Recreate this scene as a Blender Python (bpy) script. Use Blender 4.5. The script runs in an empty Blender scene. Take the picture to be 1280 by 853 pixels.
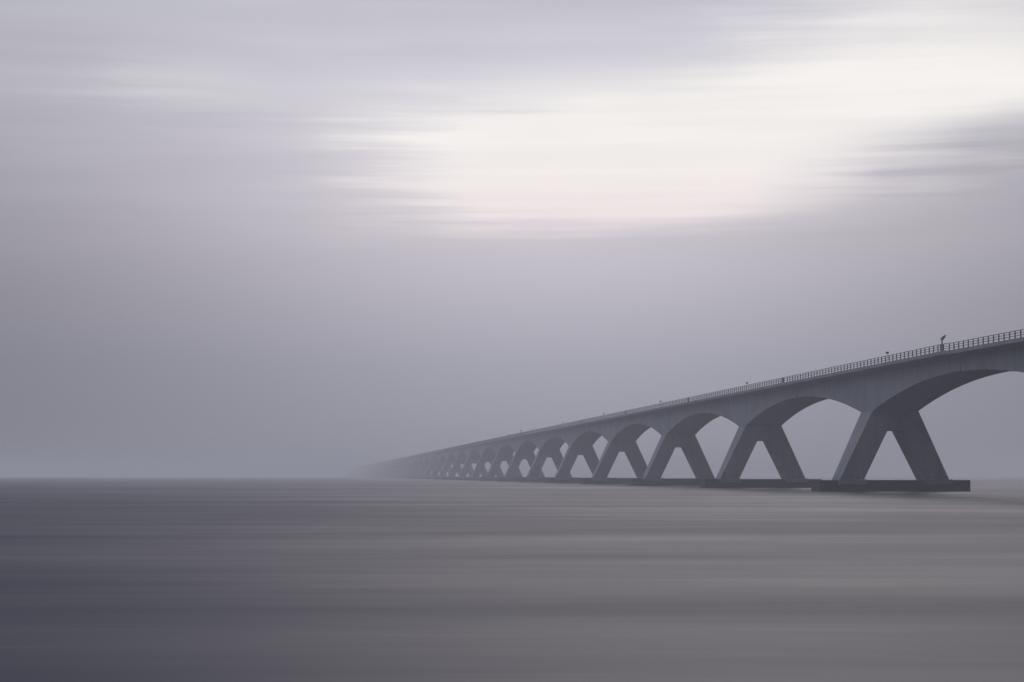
import bpy, bmesh, math, random
from mathutils import Vector, Matrix

scene = bpy.context.scene
col = scene.collection
R = math.radians
random.seed(4)

# ------------------------------------------------------------------ camera
PSI = 0.0977                       # the lens looks this far right of the bridge's line
PITCH = math.atan(168.5 / 2500.0)
cam_data = bpy.data.cameras.new('camera')
cam_data.sensor_width = 36.0
cam_data.lens = 36.0 * 2500.0 / 1280.0
cam_data.clip_start = 0.5
cam_data.clip_end = 30000.0
cam = bpy.data.objects.new('camera', cam_data)
col.objects.link(cam)
cam.location = (0.0, 0.0, 2.483)
cam.rotation_euler = (R(90) + PITCH, 0.0, -PSI)
scene.camera = cam

# ------------------------------------------------------------------ colour management, sampling
vs = scene.view_settings
scene.display_settings.display_device = 'sRGB'
vs.view_transform = 'Standard'
vs.look = 'None'
vs.exposure = 0.0
vs.gamma = 1.0
vs.use_curve_mapping = False
scene.render.engine = 'CYCLES'
cy = scene.cycles
cy.use_denoising = True
cy.max_bounces = 6
cy.diffuse_bounces = 3
cy.glossy_bounces = 3
cy.volume_bounces = 2

SUN_AZ = PSI + 0.19
SUN_EL = R(32)


# ------------------------------------------------------------------ node helper
class NT:
    def __init__(self, tree):
        self.t = tree
        self.n = tree.nodes
        self.l = tree.links

    def new(self, kind, **kw):
        nd = self.n.new(kind)
        for k, v in kw.items():
            setattr(nd, k, v)
        return nd

    def put(self, sock, v):
        if v is None:
            return
        if hasattr(v, 'is_output'):
            self.l.new(v, sock)
        else:
            sock.default_value = v

    def math(self, op, a, b=None, c=None, clamp=False):
        nd = self.new('ShaderNodeMath', operation=op)
        nd.use_clamp = clamp
        for s, v in zip(nd.inputs, (a, b, c)):
            self.put(s, v)
        return nd.outputs[0]

    def add(self, a, b): return self.math('ADD', a, b)
    def sub(self, a, b): return self.math('SUBTRACT', a, b)
    def mul(self, a, b): return self.math('MULTIPLY', a, b)

    def smooth(self, v, lo, hi, a=0.0, b=1.0):
        nd = self.new('ShaderNodeMapRange', interpolation_type='SMOOTHSTEP')
        for i, x in enumerate((v, lo, hi, a, b)):
            self.put(nd.inputs[i], x)
        return nd.outputs[0]

    def xyz(self, x, y, z):
        nd = self.new('ShaderNodeCombineXYZ')
        for s, v in zip(nd.inputs, (x, y, z)):
            self.put(s, v)
        return nd.outputs[0]

    def noise(self, vec, scale, detail=4.0, rough=0.5, dist=0.0):
        nd = self.new('ShaderNodeTexNoise')
        self.put(nd.inputs['Vector'], vec)
        nd.inputs['Scale'].default_value = scale
        nd.inputs['Detail'].default_value = detail
        nd.inputs['Roughness'].default_value = rough
        nd.inputs['Distortion'].default_value = dist
        return nd.outputs['Fac']

    def ramp(self, fac, stops, interp='LINEAR'):
        nd = self.new('ShaderNodeValToRGB')
        cr = nd.color_ramp
        cr.interpolation = interp
        while len(cr.elements) < len(stops):
            cr.elements.new(0.5)
        for el, (p, c) in zip(cr.elements, stops):
            el.position = p
            el.color = (*c, 1.0)
        self.put(nd.inputs[0], fac)
        return nd.outputs[0]

    def mix(self, fac, a, b, blend='MIX'):
        nd = self.new('ShaderNodeMix', data_type='RGBA', blend_type=blend)
        self.put(nd.inputs[0], fac)
        for s, v in ((nd.inputs[6], a), (nd.inputs[7], b)):
            if isinstance(v, tuple) and len(v) == 3:
                v = (*v, 1.0)
            self.put(s, v)
        return nd.outputs[2]


# ------------------------------------------------------------------ sky: clear air behind a sheet of drawn-out cloud
world = bpy.data.worlds.new('World')
scene.world = world
world.use_nodes = True
w = NT(world.node_tree)
w.n.clear()
tc = w.new('ShaderNodeTexCoord')
sep = w.new('ShaderNodeSeparateXYZ')
w.l.new(tc.outputs['Generated'], sep.inputs[0])
dx, dy, dz = sep.outputs
az = w.math('ARCTAN2', dx, dy)
U = w.mul(w.sub(az, PSI), 2.5)           # azimuth from the middle of the break in the cloud, 0.4 rad units
V = w.mul(w.math('ARCSINE', dz), 2.5)    # elevation in the same units

# long soft streaks
n_wide = w.noise(w.xyz(w.mul(U, 1.3), w.mul(V, 9.0), 3.0), 1.0, 3.0, 0.5, 0.3)
n_fine = w.noise(w.xyz(w.mul(U, 1.7), w.mul(V, 34.0), 7.0), 1.0, 4.0, 0.55, 0.2)
n_thin = w.noise(w.xyz(w.mul(U, 2.6), w.mul(V, 85.0), 15.0), 1.0, 3.0, 0.55, 0.2)
n_soft = w.noise(w.xyz(w.mul(U, 3.0), w.mul(V, 5.0), 11.0), 1.0, 2.0, 0.5, 0.0)
nw = w.sub(n_wide, 0.5)
nf = w.sub(n_fine, 0.5)
ns = w.sub(n_soft, 0.5)
nt = w.sub(n_thin, 0.5)
Vw = w.add(V, w.add(w.mul(nw, 0.09), w.add(w.mul(nf, 0.05), w.mul(nt, 0.018))))
Uw = w.add(U, w.add(w.add(w.mul(nf, 0.22), w.mul(nt, 0.14)), w.mul(ns, 0.24)))


def blob(u0, v0, ru, rv):
    a = w.math('DIVIDE', w.sub(Uw, u0), ru)
    b = w.math('DIVIDE', w.sub(Vw, v0), rv)
    d = w.add(w.mul(a, a), w.mul(b, b))
    return w.math('EXPONENT', w.mul(d, -1.0))


Vc = w.math('MINIMUM', w.math('MAXIMUM', V, 0.0), 1.0)
grey = w.ramp(Vc, [(0.0, (0.300, 0.310, 0.355)), (0.14, (0.375, 0.375, 0.425)),
                   (0.29, (0.515, 0.495, 0.523)), (0.42, (0.565, 0.552, 0.588)),
                   (0.60, (0.575, 0.572, 0.622)), (1.0, (0.55, 0.56, 0.65))])
# brightest around the break, falling off to both sides
gd = w.math('DIVIDE', w.sub(U, 0.10), 0.62)
glow = w.math('EXPONENT', w.mul(w.mul(gd, gd), -1.0))
floor_ = w.smooth(V, 0.20, 0.60, 0.46, 0.80)
glow = w.add(floor_, w.mul(w.sub(1.0, floor_), glow))
grey = w.mix(1.0, grey, w.xyz(glow, glow, w.math('POWER', glow, 0.93)), 'MULTIPLY')
grey_v = w.mix(w.math('MULTIPLY_ADD', w.add(w.mul(nw, 0.9), w.mul(nf, 0.45)), w.smooth(V, 0.20, 0.42), 0.5, clamp=True),
               (0.81, 0.81, 0.825), (1.19, 1.19, 1.175))
grey2 = w.mix(1.0, grey, grey_v, 'MULTIPLY')
# light spilling through the thinner cloud round the break
hu = w.math('DIVIDE', w.sub(U, -0.01), 0.50)
hv = w.math('DIVIDE', w.sub(V, 0.34), 0.17)
halo = w.math('MULTIPLY_ADD', w.math('EXPONENT', w.mul(w.add(w.mul(hu, hu), w.mul(hv, hv)), -1.0)), 0.24, 1.0)
grey2 = w.mix(1.0, grey2, w.xyz(halo, w.math('POWER', halo, 0.87), w.math('POWER', halo, 0.88)), 'MULTIPLY')
# the cloud is thicker and dimmer away from the sun
front = w.smooth(w.math('COSINE', w.sub(az, SUN_AZ)), -0.7, 0.9, 0.045, 1.0)
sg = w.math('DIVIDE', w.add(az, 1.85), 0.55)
front = w.add(front, w.mul(w.math('EXPONENT', w.mul(w.mul(sg, sg), -1.0)), w.smooth(V, 0.25, 1.6, 0.25, 3.2)))   # added sky glow out of view to the left, brightens the bridge's side faces
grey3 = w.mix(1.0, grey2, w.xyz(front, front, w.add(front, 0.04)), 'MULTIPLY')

# ragged lower edge of the break, climbing to the right
edge_v = w.add(0.272, w.mul(w.smooth(U, 0.20, 0.70), 0.034))
bank = w.smooth(w.sub(Vw, edge_v), -0.020, 0.060)
streak = w.add(w.mul(nf, 0.85), w.add(w.mul(nt, 0.5), w.add(w.mul(nw, 0.6), w.mul(ns, 0.55))))
b1 = w.mul(blob(0.12, 0.388, 0.36, 0.108), 1.50)
b1 = w.mul(b1, w.smooth(Uw, -0.36, 0.02, 0.20, 1.0))
b2 = w.mul(blob(0.56, 0.477, 0.29, 0.060), 0.95)
b4 = w.mul(blob(-0.39, 0.492, 0.15, 0.040), 0.30)
b5 = w.mul(blob(0.58, 0.575, 0.32, 0.065), 0.52)
dk2 = w.mul(blob(0.10, 0.550, 0.36, 0.036), 0.22)
dk = w.mul(blob(0.63, 0.372, 0.24, 0.045), w.math('MAXIMUM', w.add(0.34, w.mul(streak, 2.2)), -0.25))
light = w.add(w.add(b1, b2), w.add(b4, b5))
light = w.sub(w.mul(light, bank), w.add(dk, dk2))
light = w.add(light, w.mul(w.mul(streak, 0.95), w.math('MINIMUM', w.math('MAXIMUM', light, 0.0), 0.6)))
light = w.smooth(light, -0.02, 1.12)
bright = w.mix(w.smooth(V, 0.28, 0.44), (0.94, 0.835, 0.832), (0.985, 0.950, 0.915))
bright = w.mix(1.0, bright, w.mix(w.math('MULTIPLY_ADD', streak, 0.9, 0.5, clamp=True), (0.89, 0.89, 0.905), (1.05, 1.05, 1.05)), 'MULTIPLY')
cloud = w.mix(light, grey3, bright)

nish = w.new('ShaderNodeTexSky', sky_type='NISHITA')
nish.sun_disc = False
nish.sun_elevation = SUN_EL
nish.sun_rotation = SUN_AZ
bg_clear = w.new('ShaderNodeBackground')
w.l.new(nish.outputs[0], bg_clear.inputs[0])
bg_clear.inputs[1].default_value = 0.05
bg_cloud = w.new('ShaderNodeBackground')
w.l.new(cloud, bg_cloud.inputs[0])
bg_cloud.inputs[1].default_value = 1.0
mx = w.new('ShaderNodeMixShader')
mx.inputs[0].default_value = 0.985
w.l.new(bg_clear.outputs[0], mx.inputs[1])
w.l.new(bg_cloud.outputs[0], mx.inputs[2])
wo = w.new('ShaderNodeOutputWorld')
w.l.new(mx.outputs[0], wo.inputs['Surface'])

# ------------------------------------------------------------------ the veiled sun
sun_d = bpy.data.lights.new('sun', 'SUN')
sun_d.energy = 0.74
sun_d.angle = R(42)
sun_d.color = (1.0, 0.875, 0.84)
sun = bpy.data.objects.new('sun', sun_d)
col.objects.link(sun)
sd = Vector((math.sin(SUN_AZ) * math.cos(SUN_EL), math.cos(SUN_AZ) * math.cos(SUN_EL), math.sin(SUN_EL)))
sun.rotation_euler = sd.to_track_quat('Z', 'Y').to_euler()
sun.location = (30, 300, 200)


# ------------------------------------------------------------------ materials
def material(name):
    m = bpy.data.materials.new(name)
    m.use_nodes = True
    t = NT(m.node_tree)
    b = t.n['Principled BSDF']
    return m, t, b


def concrete(name, base, dark, stain=0.0):
    m, t, b = material(name)
    g = t.new('ShaderNodeNewGeometry')
    s = t.new('ShaderNodeSeparateXYZ')
    t.l.new(g.outputs['Position'], s.inputs[0])
    X, Y, Z = s.outputs
    big = t.noise(g.outputs['Position'], 0.16, 5.0, 0.6)
    runs = t.noise(t.xyz(t.mul(X, 0.9), t.mul(Y, 0.9), t.mul(Z, 0.07)), 1.0, 4.0, 0.6)
    fine = t.noise(g.outputs['Position'], 3.5, 4.0, 0.65)
    f = t.add(t.mul(big, 0.5), t.add(t.mul(runs, 0.35), t.mul(fine, 0.15)))
    c = t.mix(t.smooth(f, 0.34, 0.64), (*dark,), (*base,))
    # segment seams of the cast girder, every 4.75 m along the bridge
    seam = t.math('PINGPONG', t.sub(Y, 316.32), 2.375)
    c = t.mix(t.smooth(seam, 0.0, 0.09, 0.55, 0.0), c, (*dark,))
    if stain:
        # tide stain with a ragged edge above the water
        edge = t.add(Z, t.mul(t.sub(runs, 0.5), 5.0))
        c = t.mix(t.smooth(edge, 1.2, 3.6, stain, 0.0), c, (0.06, 0.062, 0.058))
    t.l.new(c, b.inputs['Base Color'])
    b.inputs['Roughness'].default_value = 0.88
    b.inputs['Specular IOR Level'].default_value = 0.25
    bp = t.new('ShaderNodeBump')
    bp.inputs['Strength'].default_value = 0.25
    bp.inputs['Distance'].default_value = 0.04
    t.l.new(fine, bp.inputs['Height'])
    t.l.new(bp.outputs[0], b.inputs['Normal'])
    return m


M_girder = concrete('weathered_concrete', (0.225, 0.240, 0.268), (0.135, 0.148, 0.172))
M_leg = concrete('leg_concrete', (0.230, 0.244, 0.270), (0.135, 0.148, 0.175), 0.45)
M_cap = concrete('wet_concrete', (0.016, 0.019, 0.028), (0.009, 0.011, 0.017))
M_plinth = concrete('plinth_concrete', (0.20, 0.205, 0.215), (0.14, 0.145, 0.16), 0.2)


def plain(name, colour, rough, metal=0.0):
    m, t, b = material(name)
    g = t.new('ShaderNodeNewGeometry')
    n = t.noise(g.outputs['Position'], 2.2, 4.0, 0.6)
    c = t.mix(n, tuple(x * 0.75 for x in colour), tuple(min(1, x * 1.25) for x in colour))
    t.l.new(c, b.inputs['Base Color'])
    b.inputs['Roughness'].default_value = rough
    b.inputs['Metallic'].default_value = metal
    return m


M_rail = plain('painted_steel', (0.045, 0.048, 0.056), 0.55)
M_joint = plain('joint_rubber', (0.02, 0.02, 0.022), 0.8)
M_road = plain('asphalt', (0.05, 0.05, 0.052), 0.9)
M_sign = plain('sign_plate_back', (0.02, 0.022, 0.026), 0.5)
M_lamp = plain('lamp_housing', (0.07, 0.065, 0.06), 0.5)

# water: smooth, long drawn streaks of calmer and rougher surface
M_water, t, b = material('water')
g = t.new('ShaderNodeNewGeometry')
mp = t.new('ShaderNodeMapping')
mp.inputs['Rotation'].default_value = (0, 0, PSI)
t.l.new(g.outputs['Position'], mp.inputs['Vector'])
s = t.new('ShaderNodeSeparateXYZ')
t.l.new(mp.outputs[0], s.inputs[0])
X, Y, Z = s.outputs
ripple = t.noise(t.xyz(t.mul(X, 0.10), t.mul(Y, 0.9), 3.0), 1.0, 3.0, 0.55)
near = t.noise(t.xyz(t.mul(X, 0.045), t.mul(Y, 0.20), 1.0), 1.0, 3.0, 0.5)
mid = t.noise(t.xyz(t.mul(X, 0.026), t.mul(Y, 0.060), 5.0), 1.0, 4.0, 0.5)
far = t.noise(t.xyz(t.mul(X, 0.007), t.mul(Y, 0.013), 9.0), 1.0, 5.0, 0.52)
f = t.add(t.add(t.mul(ripple, 0.07), t.mul(near, 0.14)), t.add(t.mul(mid, 0.36), t.mul(far, 0.40)))
fs = t.smooth(f, 0.33, 0.67)
t.l.new(t.mix(fs, (0.007, 0.018, 0.044), (0.018, 0.022, 0.036)), b.inputs['Base Color'])
t.l.new(t.smooth(fs, 0.0, 1.0, 0.485, 0.335), b.inputs['Roughness'])
b.inputs['IOR'].default_value = 1.333
b.inputs['Specular IOR Level'].default_value = 0.045
bp = t.new('ShaderNodeBump')
bp.inputs['Strength'].default_value = 0.2
bp.inputs['Distance'].default_value = 0.5
t.l.new(f, bp.inputs['Height'])
t.l.new(bp.outputs[0], b.inputs['Normal'])


# ------------------------------------------------------------------ mesh helpers
def build(name, bm, mat, parent=None, loc=(0, 0, 0), smooth=None):
    bmesh.ops.recalc_face_normals(bm, faces=bm.faces[:])
    me = bpy.data.meshes.new(name)
    bm.to_mesh(me)
    bm.free()
    if smooth is not None:
        for p in me.polygons:
            p.use_smooth = True
        me.set_sharp_from_angle(angle=smooth)
    me.materials.append(mat)
    o = bpy.data.objects.new(name, me)
    col.objects.link(o)
    o.parent = parent
    o.location = loc
    return o


def clone(o, parent, loc=None):
    c = o.copy()
    col.objects.link(c)
    c.parent = parent
    if loc is not None:
        c.location = loc
    return c


def loft(bm, rings):
    """rings: lists of the same number of points; closed loops joined in turn, ends capped."""
    vr = [[bm.verts.new(p) for p in r] for r in rings]
    n = len(vr[0])
    for a, c in zip(vr, vr[1:]):
        for i in range(n):
            j = (i + 1) % n
            bm.faces.new((a[i], a[j], c[j], c[i]))
    bm.faces.new(vr[0][::-1])
    bm.faces.new(vr[-1])


def box(bm, x0, x1, y0, y1, z0, z1, bevel=0.0):
    vs_ = [bm.verts.new((x, y, z)) for x in (x0, x1) for y in (y0, y1) for z in (z0, z1)]
    f = []
    for q in ((0, 1, 3, 2), (4, 6, 7, 5), (0, 4, 5, 1), (2, 3, 7, 6), (0, 2, 6, 4), (1, 5, 7, 3)):
        f.append(bm.faces.new([vs_[i] for i in q]))
    if bevel:
        eds = list({e for fc in f for e in fc.edges})
        bmesh.ops.bevel(bm, geom=eds, offset=bevel, segments=1, affect='EDGES', profile=0.5)


def tube(bm, p0, p1, r, seg=10):
    p0, p1 = Vector(p0), Vector(p1)
    d = p1 - p0
    q = d.to_track_quat('Z', 'Y')
    rings = []
    for p in (p0, p1):
        rings.append([p + q @ Vector((r * math.cos(2 * math.pi * i / seg), r * math.sin(2 * math.pi * i / seg), 0))
                      for i in range(seg)])
    loft(bm, rings)


# ------------------------------------------------------------------ water
bm = bmesh.new()
v = [bm.verts.new(p) for p in ((-7000, -400, 0), (7000, -400, 0), (7000, 9000, 0), (-7000, 9000, 0))]
bm.faces.new(v)
water = build('water', bm, M_water)
water['kind'] = 'structure'

# ------------------------------------------------------------------ the bridge
XC, Y0, SPAN = 92.41, 316.32, 95.0
K0, K1 = -2, 52
bridge = bpy.data.objects.new('bridge', None)
col.objects.link(bridge)
bridge.location = (XC, Y0, 0)
bridge['label'] = 'long grey concrete arch bridge on A-shaped piers fading into fog over water'
bridge['category'] = 'bridge'

WB, WT, ZT = 9.02, 3.754, 12.855        # leg foot, leg head, springing height
TB, TT, ZC = 4.80, 6.846, 1.80          # leg thickness along the bridge at foot and head; top of the pile cap
WI, WA, ZA = 5.053, 1.2575, 9.775       # inner edge of the foot, crotch half width, crotch height
WC = 12.335


def lerp(a, c, f):
    return a + (c - a) * f


def leg_section(z, side):
    f = (z - ZC) / (ZT - ZC)
    outer = lerp(WB, WT, f)
    inner = lerp(WI, WA, (z - ZC) / (ZA - ZC))
    h = lerp(TB, TT, f) / 2
    a, c = (inner, outer) if side > 0 else (-outer, -inner)
    return [(a, -h, z), (c, -h, z), (c, h, z), (a, h, z)]


def make_pier(k):
    bm = bmesh.new()                     # the head that ties both legs to the girder
    f = (ZA - ZC) / (ZT - ZC)
    o_, h_ = lerp(WB, WT, f), lerp(TB, TT, f) / 2
    loft(bm, [[(-o_, -h_, ZA), (o_, -h_, ZA), (o_, h_, ZA), (-o_, h_, ZA)],
              [(-WT, -TT / 2, ZT), (WT, -TT / 2, ZT), (WT, TT / 2, ZT), (-WT, TT / 2, ZT)]])
    p = build('pier', bm, M_leg, bridge, (0, k * SPAN, 0))
    for side in (-1, 1):
        bm = bmesh.new()
        loft(bm, [leg_section(ZC, side), leg_section(lerp(ZC, ZA, 0.5), side), leg_section(ZA, side)])
        build('leg', bm, M_leg, p)
    bm = bmesh.new()
    box(bm, -WC, WC, -TB / 2 - 0.5, TB / 2 + 0.5, -0.7, ZC, 0.08)
    build('pile_cap', bm, M_cap, p)
    for side in (-1, 1):
        bm = bmesh.new()
        cx = side * (WB + WI) / 2
        hw = (WB - WI) / 2 + 0.35
        box(bm, cx - hw, cx + hw, -TB / 2 - 0.72, -TB / 2 + 0.004, ZC - 0.75, ZC + 0.10, 0.05)
        build('plinth', bm, M_plinth, p)
    return p


piers = [make_pier(0)]
kids0 = list(piers[0].children)
for k in range(K0, K1 + 1):
    if k == 0:
        continue
    p = clone(piers[0], bridge, (0, k * SPAN, 0))
    for ch in kids0:
        c = clone(ch, p)
        if k < 0 and ch.name.startswith('pile_cap'):
            c.scale.x = 0.86

# girder: one double cantilever per pier, split at mid-span
GAP = 0.24
ZDECK = 19.62


def arch(y):
    u = abs(y) / SPAN
    if abs(y) <= TT / 2:
        return ZT
    return 17.0 - (17.0 - ZT) * ((0.5 - u) / (0.5 - TT / 2 / SPAN)) ** 2


def make_girder():
    bm = bmesh.new()
    half = SPAN / 2 - GAP
    ys = [TT / 2 + (half - TT / 2) * i / 26 for i in range(27)]
    ys = [-y for y in ys[::-1]] + ys
    rings = []
    for y in ys:
        zb = arch(y)
        zm = lerp(zb, 18.80, 0.5)
        rings.append([(-WT, y, zb), (WT, y, zb), (WT, y, zm), (WT, y, 18.80), (5.55, y, 19.34), (5.55, y, ZDECK),
                      (-5.55, y, ZDECK), (-5.55, y, 19.34), (-WT, y, 18.80), (-WT, y, zm)])
    loft(bm, rings)
    return build('girder', bm, M_girder, bridge, smooth=R(12))


girder = make_girder()
bm = bmesh.new()
box(bm, -5.20, 5.20, -SPAN / 2 + GAP + .01, SPAN / 2 - GAP - .01, ZDECK - 0.05, ZDECK + 0.06)
road = build('roadway', bm, M_road, girder)
edge = []
for side in (-1, 1):
    bm = bmesh.new()
    xa, xb = sorted((side * 5.552, side * 5.92))
    box(bm, xa, xb, -SPAN / 2 + GAP / 2, SPAN / 2 - GAP / 2, 19.26, 19.80, 0.03)
    edge.append(build('edge_beam', bm, M_girder, girder))
bm = bmesh.new()
box(bm, -WT + 0.22, WT - 0.22, SPAN / 2 - GAP - 0.30, SPAN / 2 + GAP + 0.30, 17.12, 18.9)
joint = build('expansion_joint', bm, M_joint, girder)

# railing: three bars carried on posts 2 m apart; posts are separate near the viewer
rails = []
for side in (-1, 1):
    bm = bmesh.new()
    x = side * 5.80
    hy = SPAN / 2 - 0.02
    box(bm, x - 0.05, x + 0.05, -hy, hy, 20.70, 20.78, 0.012)
    box(bm, x - 0.025, x + 0.025, -hy, hy, 20.385, 20.455)
    box(bm, x - 0.03, x + 0.03, -hy, hy, 20.07, 20.15)
    rails.append(build('railing', bm, M_rail, bridge))
bm = bmesh.new()
box(bm, -0.07, 0.07, -0.07, 0.07, 19.803, 20.699, 0.01)
box(bm, -0.10, 0.10, -0.10, 0.10, 19.801, 19.835)
post0 = build('railing_post', bm, M_rail)
bm = bmesh.new()
box(bm, -0.07, 0.07, -0.55, 0.55, 19.805, 20.695, 0.01)
box(bm, -0.09, 0.09, -0.62, -0.55, 19.803, 20.76)
box(bm, -0.09, 0.09, 0.55, 0.62, 19.803, 20.76)
panel0 = build('joint_panel', bm, M_rail)


def tilt(o, k):
    """the approach spans run gently down towards the near shore"""
    if k < 0:
        o.location.z -= 0.09 + 0.006 * (-k - 0.5) * SPAN
        o.rotation_euler.x = 0.006


stuff = bmesh.new()
n_posts = 0
first_post = first_panel = True
for k in range(K0, K1 + 1):
    if k == 0:
        gd, rl = girder, rails
    else:
        gd = clone(girder, bridge)
        for ch in (road, *edge, joint):
            clone(ch, gd)
        rl = [clone(r_, bridge) for r_ in rails]
    for o in (gd, *rl):
        o.location = (0, k * SPAN, 0)
        tilt(o, k)
    # panel over the joint at the far end of this unit
    if first_panel:
        pn = panel0
        pn.parent = rl[0]
        first_panel = False
    else:
        pn = clone(panel0, rl[0])
    pn.location = (-5.80, SPAN / 2 + 1.75, 0)
    yk = 0
    for i in range(47):
        yl = -46.0 + 2.0 * i
        Yw = Y0 + k * SPAN + yl
        for side in (-1, 1):
            if side < 0 and 235.5 < Yw and n_posts < 100:
                if first_post:
                    po = post0
                    po.parent = rl[0]
                    first_post = False
                else:
                    po = clone(post0, rl[0])
                po.location = (-5.80, yl, 0)
                n_posts += 1
            else:
                zz = 0.0
                if k < 0:
                    zz = -(0.09 + 0.006 * (-k - 0.5) * SPAN) + 0.006 * yl
                yy = k * SPAN + yl
                box(stuff, side * 5.80 - 0.07, side * 5.80 + 0.07, yy - 0.07, yy + 0.07, 19.803 + zz, 20.699 + zz)
so = build('railing_posts', stuff, M_rail, bridge)
so['kind'] = 'stuff'

# ------------------------------------------------------------------ things on the bridge
XL = XC - 5.80


def hectometre(y, label):
    e = bpy.data.objects.new('marker_post', None)
    col.objects.link(e)
    e.location = (XC - 5.62, y, 19.80)
    e['label'] = label
    e['category'] = 'marker post'
    e['group'] = 'marker plates along the bridge railing'
    return e


marks = [(297.9, 'small dark marker plate above the railing over the rightmost and nearest pier'),
         (398.0, 'small dark marker plate above the railing over the second pier from the right'),
         (500.0, 'small dark marker plate above the railing over the third pier from the right'),
         (600.6, 'small dark marker plate above the railing over the fourth pier from the right'),
         (701.5, 'small dark marker plate above the railing over the fifth pier from the right'),
         (801.5, 'tiny hazy marker plate above the railing over the sixth pier from the right'),
         (901.5, 'tiny faint marker plate above the railing, farthest one still visible')]
first = None
for y, lab in marks:
    e = hectometre(y, lab)
    if first is None:
        bm = bmesh.new()
        tube(bm, (0, 0, 0), (0, 0, 1.34), 0.022, 8)
        a = build('post', bm, M_rail, e)
        bm = bmesh.new()
        box(bm, -0.24, 0.24, -0.045, 0.0, 1.30, 1.60, 0.012)
        box(bm, -0.20, 0.20, -0.07, -0.045, 1.35, 1.55, 0.01)
        c = build('sign_plate', bm, M_sign, e)
        first = (a, c)
    else:
        for ch in first:
            clone(ch, e)

lamps = [(271.0, 'dark tilted lamp head on a short post over the nearest girder joint'),
         (847.7, 'faint distant lamp on a short post above the hazy railing')]
first = None
for y, lab in lamps:
    e = bpy.data.objects.new('deck_lamp', None)
    col.objects.link(e)
    e.location = (XC - 5.62, y, 19.80)
    e['label'] = lab
    e['category'] = 'lamp'
    e['group'] = 'short lamps on the bridge edge'
    if first is None:
        bm = bmesh.new()
        tube(bm, (0, 0, 0), (0, 0, 1.66), 0.10, 12)
        box(bm, -0.17, 0.17, -0.17, 0.17, 0.0, 0.9, 0.02)
        a = build('post', bm, M_lamp, e)
        bm = bmesh.new()
        rings = []
        for s_, w1, t1 in ((-0.34, 0.10, 0.10), (-0.20, 0.19, 0.19), (0.25, 0.19, 0.17), (0.62, 0.11, 0.05)):
            rings.append([(-t1, -w1, s_), (t1, -w1, s_), (t1, w1, s_), (-t1, w1, s_)])
        loft(bm, rings)
        bmesh.ops.rotate(bm, verts=bm.verts[:], cent=(0, 0, 0), matrix=Matrix.Rotation(R(42), 3, 'Y'))
        bmesh.ops.translate(bm, verts=bm.verts[:], vec=(0.10, 0, 1.83))
        c = build('lamp_head', bm, M_lamp, e)
        first = (a, c)
    else:
        for ch in first:
            clone(ch, e)

# ------------------------------------------------------------------ haze over the water
M_haze = bpy.data.materials.new('haze')
M_haze.use_nodes = True
h = NT(M_haze.node_tree)
h.n.clear()
pv = h.new('ShaderNodeVolumePrincipled')
pv.inputs['Color'].default_value = (0.780, 0.828, 0.882, 1)
pv.inputs['Density'].default_value = 0.00071
pv.inputs['Anisotropy'].default_value = 0.38
ho = h.new('ShaderNodeOutputMaterial')
h.l.new(pv.outputs[0], ho.inputs['Volume'])
bm = bmesh.new()
box(bm, -7100, 7100, -500, 9100, -1.0, 23.2)
haze = build('haze', bm, M_haze)
haze['kind'] = 'stuff'
